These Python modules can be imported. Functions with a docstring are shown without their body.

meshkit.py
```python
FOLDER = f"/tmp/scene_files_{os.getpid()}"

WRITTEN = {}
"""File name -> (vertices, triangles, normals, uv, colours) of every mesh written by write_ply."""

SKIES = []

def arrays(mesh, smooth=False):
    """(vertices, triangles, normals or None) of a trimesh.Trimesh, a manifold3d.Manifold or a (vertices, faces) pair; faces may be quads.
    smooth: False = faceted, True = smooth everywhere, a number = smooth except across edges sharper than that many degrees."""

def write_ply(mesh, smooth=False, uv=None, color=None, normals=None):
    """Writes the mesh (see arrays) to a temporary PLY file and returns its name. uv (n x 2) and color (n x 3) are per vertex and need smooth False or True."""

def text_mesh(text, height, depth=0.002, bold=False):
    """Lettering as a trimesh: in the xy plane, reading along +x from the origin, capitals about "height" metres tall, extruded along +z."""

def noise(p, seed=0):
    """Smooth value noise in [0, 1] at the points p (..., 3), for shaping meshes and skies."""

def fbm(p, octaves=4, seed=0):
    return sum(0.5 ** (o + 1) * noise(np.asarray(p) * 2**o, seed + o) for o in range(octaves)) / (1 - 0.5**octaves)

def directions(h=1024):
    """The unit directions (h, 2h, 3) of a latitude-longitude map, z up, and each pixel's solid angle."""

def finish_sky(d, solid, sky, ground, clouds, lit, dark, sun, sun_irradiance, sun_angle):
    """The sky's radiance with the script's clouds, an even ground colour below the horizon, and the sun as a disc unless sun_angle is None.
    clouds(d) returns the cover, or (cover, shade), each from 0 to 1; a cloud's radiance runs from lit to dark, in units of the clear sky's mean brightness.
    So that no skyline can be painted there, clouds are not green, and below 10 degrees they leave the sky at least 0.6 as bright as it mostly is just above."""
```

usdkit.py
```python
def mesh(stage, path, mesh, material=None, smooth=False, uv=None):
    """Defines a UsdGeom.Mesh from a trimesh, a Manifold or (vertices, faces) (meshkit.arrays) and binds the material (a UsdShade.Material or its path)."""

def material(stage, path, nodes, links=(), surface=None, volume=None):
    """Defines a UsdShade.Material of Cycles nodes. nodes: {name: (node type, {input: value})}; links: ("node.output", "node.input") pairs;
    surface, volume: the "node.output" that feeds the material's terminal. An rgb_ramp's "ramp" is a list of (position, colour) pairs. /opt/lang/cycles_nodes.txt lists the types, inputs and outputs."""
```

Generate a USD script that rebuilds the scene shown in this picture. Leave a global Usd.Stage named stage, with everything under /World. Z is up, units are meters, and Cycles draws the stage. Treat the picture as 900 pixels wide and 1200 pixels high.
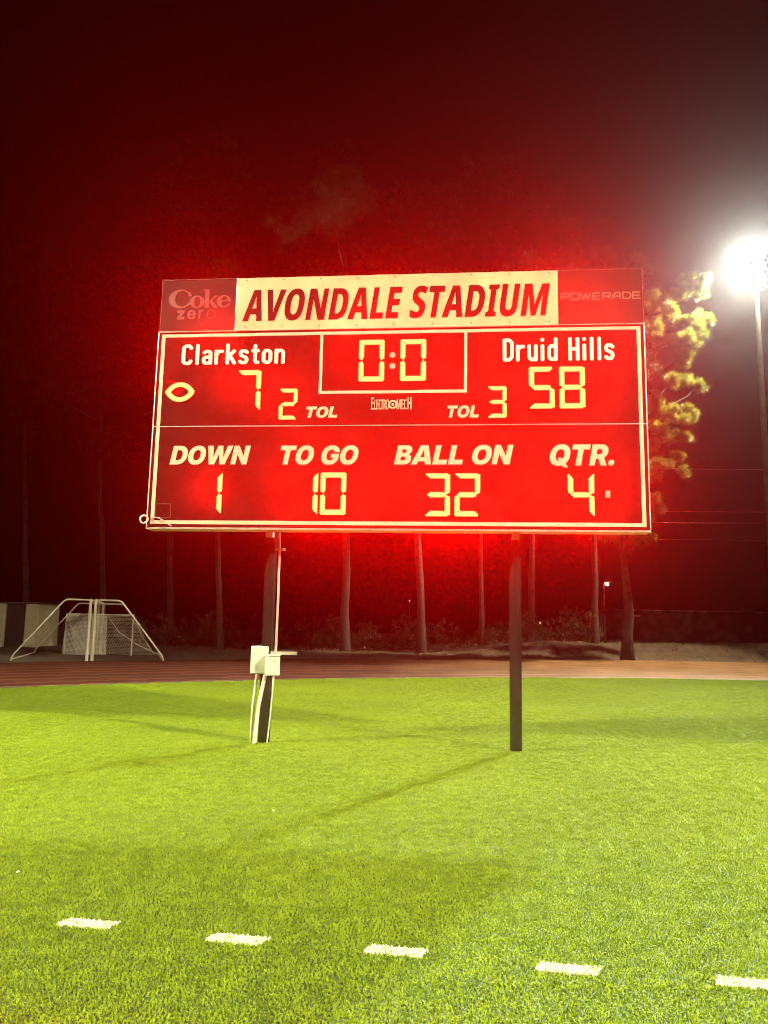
import math, random, glob
import numpy as np, trimesh
import usdkit, meshkit
from pxr import Usd, UsdGeom, UsdLux, UsdShade, Gf, Sdf, Vt
from shapely import affinity, box, union_all
from shapely.geometry import Polygon, LineString, Point
from shapely.ops import unary_union

random.seed(7)
stage = Usd.Stage.CreateInMemory()
UsdGeom.SetStageUpAxis(stage, 'Z')
UsdGeom.Xform.Define(stage, '/World')
UsdGeom.Scope.Define(stage, '/World/Looks')

# ------------------------------------------------------------------ camera
PITCH, ROLL, EYE = math.radians(8.4316), math.radians(1.1001), np.array([0, 0, 1.6])
_f = np.array([0, math.cos(PITCH), math.sin(PITCH)]); _u = np.array([0, -math.sin(PITCH), math.cos(PITCH)]); _x = np.array([1., 0, 0])
_r, _up = math.cos(ROLL) * _x + math.sin(ROLL) * _u, math.cos(ROLL) * _u - math.sin(ROLL) * _x
cam = UsdGeom.Camera.Define(stage, '/World/camera')
cam.CreateHorizontalApertureAttr(36.0); cam.CreateVerticalApertureAttr(48.0); cam.CreateFocalLengthAttr(901 / 900 * 36.0)
cam.CreateClippingRangeAttr(Gf.Vec2f(0.05, 2000)); cam.CreateExposureAttr(0.0)
cam.AddTransformOp().Set(Gf.Matrix4d(*[*_r, 0.0], *[*_up, 0.0], *[*(-_f), 0.0], *[*EYE, 1.0]))

# ------------------------------------------------------------------ night sky, faint moon, lamp strengths
SKY, MOON = 0.0004, 0.0008
FLOOD = dict(behind=31000.0, track=11000.0, pine_fill=30000.0, left=15000.0, right=14500.0)                  # radiance of the lenses of each tower
FLOOD_TINT = (1.0, 0.90, 0.58)
LED_RED, LED_SPREAD = 170000.0, 27.0                               # unseen red spot added before each lamp group, narrow along the board's normal
HAZE_DENSITY, HAZE_G = 0.00005, 0.92
sun_el, sun_az = 0.9, 2.6
mat = usdkit.material
sky = mat(stage, '/World/Looks/sky', {'s': ('sky_texture', {'sky_type': 'single_scattering', 'sun_disc': False, 'sun_elevation': 0.02, 'sun_rotation': sun_az}),
                                      'b': ('background_shader', {'strength': SKY})}, [('s.color', 'b.color')], surface='b.background')
dome = UsdLux.DomeLight.Define(stage, '/World/sky'); dome.CreateIntensityAttr(1.0)
UsdShade.MaterialBindingAPI.Apply(dome.GetPrim()).Bind(sky)
dome.GetPrim().SetCustomDataByKey('kind', 'structure')
moon = UsdLux.DistantLight.Define(stage, '/World/moonlight'); moon.CreateIntensityAttr(MOON); moon.CreateNormalizeAttr(True); moon.CreateAngleAttr(0.5); moon.CreateColorAttr(Gf.Vec3f(1, .95, .88))
moon.AddRotateXYZOp().Set(Gf.Vec3f(90 - math.degrees(sun_el), 0, 180 - math.degrees(sun_az)))

# ------------------------------------------------------------------ helpers
used = {}
def numbered(parent, name):
    k = used.get((parent, name), -1) + 1; used[(parent, name)] = k
    return name if k == 0 else f'{name}_{k:03d}'
def pathof(parent): return '/World' if parent is None else str(parent.GetPath())
def tag(o, label=None, cat=None, group=None, kind=None):
    p = o if isinstance(o, Usd.Prim) else o.GetPrim()
    for k, v in (('label', label), ('category', cat), ('group', group), ('kind', kind)):
        if v: p.SetCustomDataByKey(k, v)
    return p
def thing(name, label, cat, loc=(0, 0, 0), rz=0.0, group=None, parent=None):
    x = UsdGeom.Xform.Define(stage, pathof(parent) + '/' + numbered(pathof(parent), name))
    x.AddTranslateOp().Set(Gf.Vec3d(*map(float, loc)))
    if rz: x.AddRotateZOp().Set(float(rz))
    return tag(x, label, cat, group)
def part(parent, name, m, material, smooth=False, label=None, kind=None):
    if isinstance(m, list): m = trimesh.util.concatenate(m)
    return tag(usdkit.mesh(stage, pathof(parent) + '/' + numbered(pathof(parent), name), m, material, smooth), label, kind=kind)
def copy_of(src, loc, rz=0.0, label=None, group=None):
    was = src.GetCustomData()
    base = src.GetName()
    r = thing(base, label or was['label'], was['category'], loc, rz, group or was.get('group'))
    r.GetReferences().AddInternalReference(src.GetPath()); r.SetInstanceable(True)
    return r
def bx(x0, x1, y0, y1, z0, z1):
    m = trimesh.creation.box([x1 - x0, y1 - y0, z1 - z0]); m.apply_translation([(x0 + x1) / 2, (y0 + y1) / 2, (z0 + z1) / 2]); return m
def cbox(x0, x1, y0, y1, z0, z1, c=0.006):
    """box with chamfered edges"""
    import manifold3d as M
    m = bx(x0, x1, y0, y1, z0, z1); h = np.array(m.extents) / 2; o = m.bounds.mean(0)
    pts = [np.array(s) * np.where(np.arange(3) == k, h, h - c) for s in np.array(np.meshgrid(*[[-1, 1]] * 3)).T.reshape(-1, 3) for k in range(3)]
    return trimesh.convex.convex_hull(np.array(pts) + o)
def tube(pts, rad, sides=10, cap=True):
    p = np.asarray(pts, float); n = len(p); rad = np.broadcast_to(rad, (n,)).astype(float)
    t = np.gradient(p, axis=0); t /= np.linalg.norm(t, axis=1, keepdims=True) + 1e-12
    ref = np.array([0, 0, 1.0]) if abs(t[:, 2]).mean() < .8 else np.array([1.0, 0, 0])
    a = np.cross(t, ref); a /= np.linalg.norm(a, axis=1, keepdims=True) + 1e-12; b = np.cross(t, a)
    g = np.arange(sides) * 2 * np.pi / sides
    v = p[:, None] + rad[:, None, None] * (np.cos(g)[None, :, None] * a[:, None] + np.sin(g)[None, :, None] * b[:, None])
    i, j = np.meshgrid(np.arange(n - 1), np.arange(sides), indexing='ij'); k = (j + 1) % sides
    q = np.stack([i * sides + j, i * sides + k, (i + 1) * sides + k, (i + 1) * sides + j], -1).reshape(-1, 4)
    f = np.vstack([q[:, [0, 2, 1]], q[:, [0, 3, 2]]]); v = v.reshape(-1, 3)
    if cap:
        v = np.vstack([v, p[:1], p[-1:]]); c0, c1 = len(v) - 2, len(v) - 1; s = np.arange(sides); s2 = (s + 1) % sides
        f = np.vstack([f, np.stack([np.full(sides, c0), s, s2], 1), np.stack([np.full(sides, c1), (n - 1) * sides + s2, (n - 1) * sides + s], 1)])
    return trimesh.Trimesh(v, f, process=False)
def bent(pts, r=0.12, n=5):
    """polyline with rounded corners"""
    p = [np.asarray(q, float) for q in pts]; out = [p[0]]
    for a, b, c in zip(p, p[1:], p[2:]):
        d0, d1 = a - b, c - b; l = min(r, .45 * np.linalg.norm(d0), .45 * np.linalg.norm(d1))
        s, e = b + d0 / np.linalg.norm(d0) * l, b + d1 / np.linalg.norm(d1) * l
        out += [(1 - t) ** 2 * s + 2 * t * (1 - t) * b + t * t * e for t in np.linspace(0, 1, n)]
    return out + [p[-1]]
def extr(shape, y_front, depth):
    """shapely shape in (u, z) -> solid whose front face is at y_front and which goes back by depth"""
    out = []
    for g in getattr(shape, 'geoms', [shape]):
        if g.geom_type != 'Polygon' or g.area < 1e-7: continue
        m = trimesh.creation.extrude_polygon(g, depth, engine='earcut')
        v = np.array(m.vertices); m.vertices = np.stack([v[:, 0], y_front + depth - v[:, 2], v[:, 1]], 1)
        out.append(m)
    return trimesh.util.concatenate(out)
FONTS = glob.glob('/opt/blender-*/*/datafiles/fonts')[0]
def glyphs(text, fit, weight=800, width=100, shear=0.0, font='NotoSansKhmer-VariableFont_wdth,wght.woff2', spread=0):
    """outline of TEXT as a shapely shape, sheared, then fitted into the box (u0, z0, u1, z1)"""
    from PIL import Image, ImageDraw, ImageFont
    f = ImageFont.truetype(f'{FONTS}/{font}', 150)
    f.set_variation_by_axes([32, weight] if 'Inter' in font else [weight, width])
    im = Image.new('L', (int(f.getlength(text)) + 120 + 40 * len(text), 260)); d = ImageDraw.Draw(im)
    if spread:
        x = 40
        for ch in text: d.text((x, 190), ch, 255, font=f, anchor='ls'); x += f.getlength(ch) + spread
    else: d.text((40, 190), text, 255, font=f, anchor='ls')
    on = np.pad(np.asarray(im) > 127, ((0, 0), (1, 1))).astype(np.int8)
    r, s = np.nonzero(np.diff(on, axis=1) == 1); e = np.nonzero(np.diff(on, axis=1) == -1)[1]
    g = union_all(box(s, -r - 1, e, -r)).buffer(0.7).buffer(-0.7).simplify(0.8)
    return fitted(affinity.affine_transform(g, [1, shear, 0, 1, 0, 0]), fit)
def fitted(g, fit):
    x0, y0, x1, y1 = g.bounds; u0, z0, u1, z1 = fit
    sx, sy = (u1 - u0) / (x1 - x0), (z1 - z0) / (y1 - y0)
    return affinity.affine_transform(g, [sx, 0, 0, sy, u0 - x0 * sx, z0 - y0 * sy])

# ------------------------------------------------------------------ materials
def plain(name, c, rough=.5, metallic=0.0, vary=.25, scale=3.0, bump=0.0, bump_scale=60.0, spec=.5, detail=4):
    c = np.array(c, float)
    nodes = {'g': ('geometry', {}), 'n': ('noise_texture', {'scale': scale, 'detail': detail, 'roughness': .6}),
             'r': ('rgb_ramp', {'ramp': [(.25, tuple(c * (1 - vary))), (.5, tuple(c)), (.75, tuple(np.minimum(c * (1 + vary), .95)))]}),
             'p': ('principled_bsdf', {'roughness': rough, 'metallic': metallic, 'specular_ior_level': spec})}
    links = [('g.position', 'n.vector'), ('n.fac', 'r.fac'), ('r.color', 'p.base_color')]
    if bump:
        nodes['n2'] = ('noise_texture', {'scale': bump_scale, 'detail': 3}); nodes['b'] = ('bump', {'strength': bump, 'distance': .01})
        links += [('g.position', 'n2.vector'), ('n2.fac', 'b.height'), ('b.normal', 'p.normal')]
    return mat(stage, '/World/Looks/' + name, nodes, links, surface='p.BSDF')
def emitter(name, color, strength):
    return mat(stage, '/World/Looks/' + name, {'e': ('emission', {'color': color, 'strength': strength})}, surface='e.emission')
M = {}
M['face'] = plain('board_face_paint', (.032, .004, .003), .22, spec=.3, vary=.35, scale=2.2)
M['ad'] = plain('ad_panel_black', (.018, .012, .012), .22, vary=.2, scale=2)
M['stripe'] = plain('cream_stripe', (.34, .29, .21), .5, vary=.08, scale=2)
M['caption'] = plain('caption_vinyl', (.33, .27, .19), .5, vary=.06, scale=3)
M['banner'] = plain('banner_vinyl', (.32, .255, .15), .5, vary=.22, scale=1.7, detail=5)
M['banner_red'] = plain('banner_red_letters', (.045, .004, .004), .25, vary=.08)
M['coke'] = plain('dull_red_print', (.05, .007, .005), .5, vary=.1)
M['coke_pale'] = plain('dull_pale_print', (.05, .012, .01), .5, vary=.1)
M['power'] = plain('dull_grey_print', (.08, .05, .04), .5, vary=.1)
M['alu'] = plain('worn_aluminium', (.45, .42, .38), .42, .85, vary=.2, scale=5)
M['cabinet'] = plain('cabinet_dark', (.05, .022, .02), .5, vary=.2)
M['led_body'] = plain('lamp_strip_body', (.05, .012, .01), .5, vary=.1)
M['led_off'] = plain('unlit_led', (.35, .2, .16), .5, vary=.05)
M['post'] = plain('brown_steel', (.009, .007, .0065), .17, .0, vary=.35, scale=6, spec=1.0)
M['pvc'] = plain('pale_conduit', (.5, .49, .39), .45, vary=.12, scale=8)
M['conduit'] = plain('grey_conduit', (.4, .34, .29), .4, .5, vary=.2, scale=8)
M['boxpaint'] = plain('pale_grey_enclosure', (.40, .43, .33), .4, vary=.12, scale=5)
M['goal'] = plain('white_tube', (.40, .38, .29), .4, vary=.15, scale=3)
M['net'] = plain('pale_net', (.5, .47, .4), .8, vary=.15)
M['shed'] = plain('shed_wall', (.42, .36, .24), .7, vary=.15, scale=1.5, bump=.2)
M['dark'] = plain('dark_opening', (.02, .016, .013), .8, vary=.2)
M['wall'] = plain('dark_cladding', (.05, .04, .035), .8, vary=.2, scale=1)
M['bark'] = plain('pine_bark', (.036, .025, .018), .85, vary=.5, scale=5, bump=.8, bump_scale=14)
M['galv'] = plain('galvanised_steel', (.36, .36, .35), .45, .7, vary=.15, scale=2)
M['pole_dark'] = plain('darkened_pole', (.018, .015, .013), .7, vary=.2, scale=2)  # pole steel darkened so that lamplit poles stay faint
M['housing'] = plain('lamp_housing', (.05, .05, .05), .7, 0.0, vary=.1)
M['cable'] = plain('black_cable', (.28, .25, .22), .5, vary=.1)
M['paint'] = plain('white_turf_fibre', (.80, .79, .6), .55, vary=.12, scale=60)
M['led'] = emitter('led_yellow', (1, .11, .028), 11.0)
M['led_name'] = emitter('led_cream', (1, .115, .065), 11.0)
for k, v in FLOOD.items(): M['lens_' + k] = emitter(f'flood_lens_{k}', (.94, 1.0, .9) if k == 'behind' else (1.0, .93, .62) if k == 'track' else FLOOD_TINT, v)
M['lamp'] = emitter('lamp_glow', (1.0, .88, .6), 60.0)
M['speck'] = emitter('far_lamp_glow', (1.0, .85, .55), 6.0)

def foliage(name, c0, c1, trans=.3, rough=.5):
    return mat(stage, '/World/Looks/' + name, {
        'g': ('geometry', {}), 'n': ('noise_texture', {'scale': .9, 'detail': 3}), 'w': ('math', {'math_type': 'multiply_add', 'value2': .6, 'value3': 0.0}),
        'a': ('math', {'math_type': 'add'}), 'r': ('rgb_ramp', {'ramp': [(.25, c0), (.85, c1)]}),
        'p': ('principled_bsdf', {'roughness': rough}), 't': ('translucent_bsdf', {}), 'm': ('mix_closure', {'fac': trans})},
        [('g.position', 'n.vector'), ('g.random_per_island', 'w.value1'), ('n.fac', 'a.value1'), ('w.value', 'a.value2'), ('a.value', 'r.fac'), ('r.color', 'p.base_color'),
         ('r.color', 't.color'), ('p.BSDF', 'm.closure1'), ('t.BSDF', 'm.closure2')], surface='m.closure')
M['needle_lit'] = foliage('lit_needles', (.05, .085, .008), (.24, .30, .03))  # brightened copy, for foliage standing in lamplight
M['needle_unlit'] = foliage('unlit_needles', (.02, .028, .008), (.05, .06, .015))  # same needles darkened, for the pines left out of the light
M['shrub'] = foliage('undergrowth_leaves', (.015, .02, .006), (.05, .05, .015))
M['litter'] = foliage('fallen_leaves', (.07, .045, .025), (.30, .22, .12), trans=.1)

# turf: fibres are yellow green, with broad worn and brushed patches of their own
M['fibre'] = mat(stage, '/World/Looks/turf_fibre', {
    'g': ('geometry', {}), 'n': ('noise_texture', {'scale': .35, 'detail': 4}), 'n2': ('noise_texture', {'scale': 9.0, 'detail': 2}),
    'a': ('math', {'math_type': 'multiply_add', 'value2': .35, 'value3': 0.0}), 'a2': ('math', {'math_type': 'multiply_add', 'value2': .35, 'value3': 0.0}),
    'w': ('math', {'math_type': 'multiply_add', 'value2': .42}), 's': ('math', {'math_type': 'add'}), 's2': ('math', {'math_type': 'add'}),
    'r': ('rgb_ramp', {'ramp': [(.22, (.14, .20, .008)), (.55, (.24, .32, .016)), (.95, (.35, .44, .035))]}),
    'p': ('principled_bsdf', {'roughness': .6, 'specular_ior_level': .12}), 't': ('translucent_bsdf', {}), 'm': ('mix_closure', {'fac': .25})},
    [('g.position', 'n.vector'), ('g.position', 'n2.vector'), ('n.fac', 'a.value1'), ('n2.fac', 'a2.value1'), ('a.value', 's.value1'), ('a2.value', 's.value2'),
     ('g.random_per_island', 'w.value1'), ('s.value', 'w.value3'), ('w.value', 'r.fac'), ('r.color', 'p.base_color'), ('r.color', 't.color'), ('p.BSDF', 'm.closure1'), ('t.BSDF', 'm.closure2')], surface='m.closure')
M['turf'] = plain('turf_backing', (.03, .055, .005), .8, vary=.35, scale=12, bump=.6, bump_scale=220)
M['soil'] = plain('soil_and_mulch', (.055, .032, .014), .95, vary=.55, scale=1.1, bump=1.0, bump_scale=9, detail=8)
TC = np.array([15.217, -3.662])
M['track'] = mat(stage, '/World/Looks/track_surface', {          # red surface, turning to a paler tan towards the right
    'g': ('geometry', {}), 's': ('vector_math', {'math_type': 'subtract', 'vector2': (TC[0], TC[1], 0)}), 'l': ('vector_math', {'math_type': 'length'}),
    'k': ('math', {'math_type': 'multiply', 'value2': 2.2}), 'n': ('noise_texture', {'dimensions': '1D', 'scale': 1.0, 'detail': 4}), 'n2': ('noise_texture', {'scale': .7, 'detail': 6}),
    'm': ('math', {'math_type': 'multiply_add', 'value2': .5}), 'h': ('math', {'math_type': 'multiply', 'value2': .5}),
    'r': ('rgb_ramp', {'ramp': [(.3, (.022, .005, .002)), (.5, (.046, .010, .004)), (.72, (.09, .025, .009))]}),
    'r2': ('rgb_ramp', {'ramp': [(.3, (.08, .036, .015)), (.5, (.16, .078, .032)), (.72, (.25, .135, .06))]}),
    'x': ('separate_xyz', {}), 'n3': ('noise_texture', {'scale': .25, 'detail': 4}), 'w': ('math', {'math_type': 'multiply_add', 'value2': 9.0}), 'f': ('map_range', {'from_min': 4.5, 'from_max': 13.0, 'clamp': True}),
    'c': ('mix_color', {}), 'p': ('principled_bsdf', {'roughness': .7, 'specular_ior_level': .06})},
    [('g.position', 's.vector1'), ('s.vector', 'l.vector1'), ('l.value', 'k.value1'), ('k.value', 'n.w'), ('g.position', 'n2.vector'), ('n.fac', 'm.value1'), ('n2.fac', 'h.value1'), ('h.value', 'm.value3'),
     ('m.value', 'r.fac'), ('m.value', 'r2.fac'), ('g.position', 'x.vector'), ('g.position', 'n3.vector'), ('n3.fac', 'w.value1'), ('x.x', 'w.value3'), ('w.value', 'f.value'), ('f.result', 'c.fac'),
     ('r.color', 'c.a'), ('r2.color', 'c.b'), ('c.result', 'p.base_color')], surface='p.BSDF')
M['lane'] = plain('worn_lane_paint', (.17, .10, .055), .8, vary=.4, scale=.8)

# ------------------------------------------------------------------ ground, turf, track
def r_near(th): return 31.864 + np.clip(.0425 * (th - 117), -1.7, 2.0)
def r_far(th): return 44.687 - np.clip(.07 * (th - 116.5), -2.0, 2.0)
def arc(rf, th): r = rf(th); return np.stack([TC[0] + r * np.cos(np.radians(th)), TC[1] + r * np.sin(np.radians(th))], -1)
def sstep(a, b, x): t = np.clip((x - a) / (b - a), 0, 1); return t * t * (3 - 2 * t)
def ground_z(x, y):
    x, y = np.asarray(x, float), np.asarray(y, float)
    r, th = np.hypot(x - TC[0], y - TC[1]), np.degrees(np.arctan2(y - TC[1], x - TC[0]))
    out = sstep(0.4, 6.0, r - r_far(th)) * (y > 0)
    p = np.stack([x, y, 0 * x], -1)
    return -.03 + out * (.85 * sstep(1, 11, x) + .28 * (meshkit.fbm(p * .25, 3, 5) - .45) + .10 * (meshkit.noise(p * 1.7, 9) - .5))
gx, gy = np.meshgrid(np.arange(-170, 171, 1.0), np.arange(-100, 171, 1.0), indexing='ij')
nx, ny = gx.shape; gi = np.arange(nx * ny).reshape(nx, ny)
gf = np.stack([gi[:-1, :-1], gi[1:, :-1], gi[1:, 1:], gi[:-1, 1:]], -1).reshape(-1, 4)
tag(part(None, 'ground', (np.stack([gx, gy, ground_z(gx, gy)], -1).reshape(-1, 3), gf), M['soil'], smooth=True), kind='structure')
TH = np.linspace(20, 178, 120)
near, far = arc(r_near, TH), arc(r_far, TH)
poly = Polygon([*near, (-20, -80), (60, -80)])
tv, tf = trimesh.creation.triangulate_polygon(poly, engine='earcut')
turf = tag(part(None, 'turf_field', trimesh.Trimesh(np.c_[tv, np.zeros(len(tv))], tf, process=False), M['turf']), kind='structure')
def ring(f0, f1, z):
    a = np.vstack([np.c_[arc(f0, TH), np.full(len(TH), z)], np.c_[arc(f1, TH), np.full(len(TH), z)]]); n = len(TH); i = np.arange(n - 1)
    return (a, np.stack([i + 1, i, i + n, i + n + 1], -1))
track = UsdGeom.Xform.Define(stage, '/World/running_track').GetPrim(); tag(track, kind='structure')
part(track, 'track_surface', ring(r_near, r_far, 0.0), M['track'])
for k in range(1, 9):
    t = k / 9.0
    mid = lambda th, t=t, o=0.0: r_near(th) * (1 - t) + r_far(th) * t + o
    part(track, 'lane_line', ring(lambda th: mid(th, o=-.03), lambda th: mid(th, o=.03), .004), M['lane'])
part(track, 'kerb', ring(lambda th: r_near(th) - .03, lambda th: r_near(th) + .06, .012), M['lane'])

# turf fibres: square tufts of blades, laid next to each other
rng = np.random.default_rng(11)
def blades(n, w, d, h0, h1, seed, width=(.0035, .006), lean=.55, per=4, slant=0.0):
    """n fibres in small tufts of PER that splay from one root; the tufts lean alike from place to place"""
    g = np.random.default_rng(seed); k = max(1, round(math.sqrt(n / per * w / d))); j = max(1, round(n / per / k)); m = k * j; n = m * per
    ii, jj = [q.ravel() for q in np.meshgrid(np.arange(k), np.arange(j))]
    c = np.stack([(ii + g.uniform(0, 1, m)) / k * w - w / 2, (jj + g.uniform(0, 1, m)) / j * d - d / 2, np.zeros(m)], -1); c[:, 0] += c[:, 1] / d * slant
    root = np.repeat(c, per, 0) + np.c_[g.normal(0, .0022, (n, 2)), np.zeros(n)]
    hm = np.repeat(g.uniform(h0, h1, m), per); h = hm * g.uniform(.75, 1.1, n)
    fld = np.repeat(meshkit.noise(np.c_[c[:, :2] * 9, np.zeros(m)], seed) * 2 * np.pi * 1.5 + g.normal(0, .6, m), per)
    az = np.where(g.random(n) < .5, fld, g.uniform(0, 2 * np.pi, n)) + g.normal(0, .3, n); ln, wd = g.uniform(.15, 1, n) * lean, g.uniform(*width, n)
    dirv = np.stack([np.cos(az), np.sin(az), 0 * az], -1); sa = az + g.normal(0, .8, n); side = np.stack([-np.sin(sa), np.cos(sa), 0 * az], -1) * wd[:, None] / 2
    up = np.array([0, 0, 1.0])
    m_ = root + dirv * (h * ln * .35)[:, None] + up * (h * .6)[:, None]
    t_ = root + dirv * (h * ln)[:, None] + up * (h * (1 - .25 * ln))[:, None]
    v = np.stack([root - side, root + side, m_ + side * .9, m_ - side * .9, t_], 1)
    b = (np.arange(n) * 5)[:, None]
    f = np.concatenate([b + [0, 1, 2], b + [0, 2, 3], b + [3, 2, 4]])
    return trimesh.Trimesh(v.reshape(-1, 3), f, process=False)
pi = UsdGeom.PointInstancer.Define(stage, '/World/turf_fibres')
tag(pi, 'short yellow green artificial grass fibres covering the field', 'grass', kind='stuff')
CELL = .5
for k in range(4):
    part(pi.GetPrim(), 'turf_tuft', blades(4400, CELL + .01, CELL + .01, .009, .020, 20 + k, (.004, .007), 1.0), M['fibre'])
pos, idx, qs = [], [], []
for yy in np.arange(2.0, 29, CELL):
    for xx in np.arange(-.55 * yy - 3, .55 * yy + 3, CELL):
        r, th = math.hypot(xx - TC[0], yy - TC[1]), math.degrees(math.atan2(yy - TC[1], xx - TC[0]))
        if r < r_near(th) - .2:
            pos.append((xx, yy, 0)); idx.append(int(rng.integers(4))); q = int(rng.integers(4)) * math.pi / 2; qs.append(Gf.Quath(math.cos(q / 2), 0, 0, math.sin(q / 2)))
pi.CreatePositionsAttr(Vt.Vec3fArray.FromNumpy(np.array(pos, np.float32))); pi.CreateProtoIndicesAttr(Vt.IntArray(idx)); pi.CreateOrientationsAttr(Vt.QuathArray(qs))
pi.CreatePrototypesRel().SetTargets([Sdf.Path('/World/turf_fibres/turf_tuft' + ('' if k == 0 else f'_{k:03d}')) for k in range(4)])

# the five dashes of the sideline: white fibres tufted into the turf
dash_at = [(-1.53, 4.365), (-.705, 4.20), (.10, 4.09), (.915, 3.925), (1.72, 3.81)]
ang = math.degrees(math.atan2(3.81 - 4.365, 3.25))
order = ['leftmost of the five white dashes in the near turf', 'second from left of the five white dashes in the near turf', 'middle one of the five white dashes in the near turf',
         'fourth from left of the five white dashes in the near turf', 'rightmost white dash, cut by the right edge of the picture']
d0 = thing('hash_mark', order[0], 'turf marking', (*dash_at[0], 0), ang, 'white dashes in the near turf')
part(d0, 'white_fibres', blades(1800, .285, .098, .009, .020, 90, (.005, .008), .8, slant=.03), M['paint'])
part(d0, 'backing', extr(Polygon([(-.15, -.045), (.125, -.045), (.15, .045), (-.125, .045)]), 0, 0.006).apply_transform(trimesh.transformations.rotation_matrix(-math.pi / 2, [1, 0, 0])).apply_translation([0, 0, .007]), M['paint'])
for k in range(1, 5): copy_of(d0, (*dash_at[k], 0), ang, order[k])

# ------------------------------------------------------------------ scoreboard
BX, BY, YAW = .0928, 10.2993, -5.592
sb = thing('scoreboard', 'large red electronic football scoreboard on two brown steel posts', 'scoreboard', (BX, BY, 0), YAW)
W2, Z0, Z1, SEAM, DEPTH = 3.405, 2.902, 5.730, 4.337, .24
part(sb, 'lower_panel', cbox(-W2, W2, 0, DEPTH, Z0, SEAM - .003, .004), M['face'])
part(sb, 'upper_panel', cbox(-W2, W2, 0, DEPTH, SEAM + .003, Z1, .004), M['face'])
# thin aluminium edge round the cabinets
for (a, b, c, d) in ((-W2 - .012, W2 + .012, Z0 - .030, Z0 - .002), (-W2 - .012, W2 + .012, Z1 + .002, Z1 + .016)):
    part(sb, 'edge_trim', cbox(a, b, -.012, DEPTH + .01, c, d, .003), M['alu'])
for s in (-1, 1):
    part(sb, 'edge_trim', cbox(min(s * (W2 + .002), s * (W2 + .014)), max(s * (W2 + .002), s * (W2 + .014)), -.012, DEPTH + .01, Z0 - .001, Z1 + .001, .003), M['alu'])
part(sb, 'seam_strip', bx(-W2 + .004, W2 - .004, -.004, .02, SEAM - .006, SEAM + .006), M['alu'])
# pale outline
L, R, B_, T_, sw = -3.362, 3.362, 2.945, 5.703, .052
def stripe(u0, u1, z0, z1): part(sb, 'outline_stripe', bx(u0, u1, -.003, .004, z0, z1), M['stripe'])
stripe(L, R, B_, B_ + sw); stripe(L, R, T_ - .045, T_)
for u in (L, R - sw):
    stripe(u, u + sw, B_ + sw, SEAM - .008); stripe(u, u + sw, SEAM + .008, T_ - .045)
cw = .042
stripe(-1.045, -1.045 + cw, 4.835, T_ - .045); stripe(1.02 - cw, 1.02, 4.835, T_ - .045); stripe(-1.045, 1.02, 4.835 - cw, 4.835)

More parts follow.
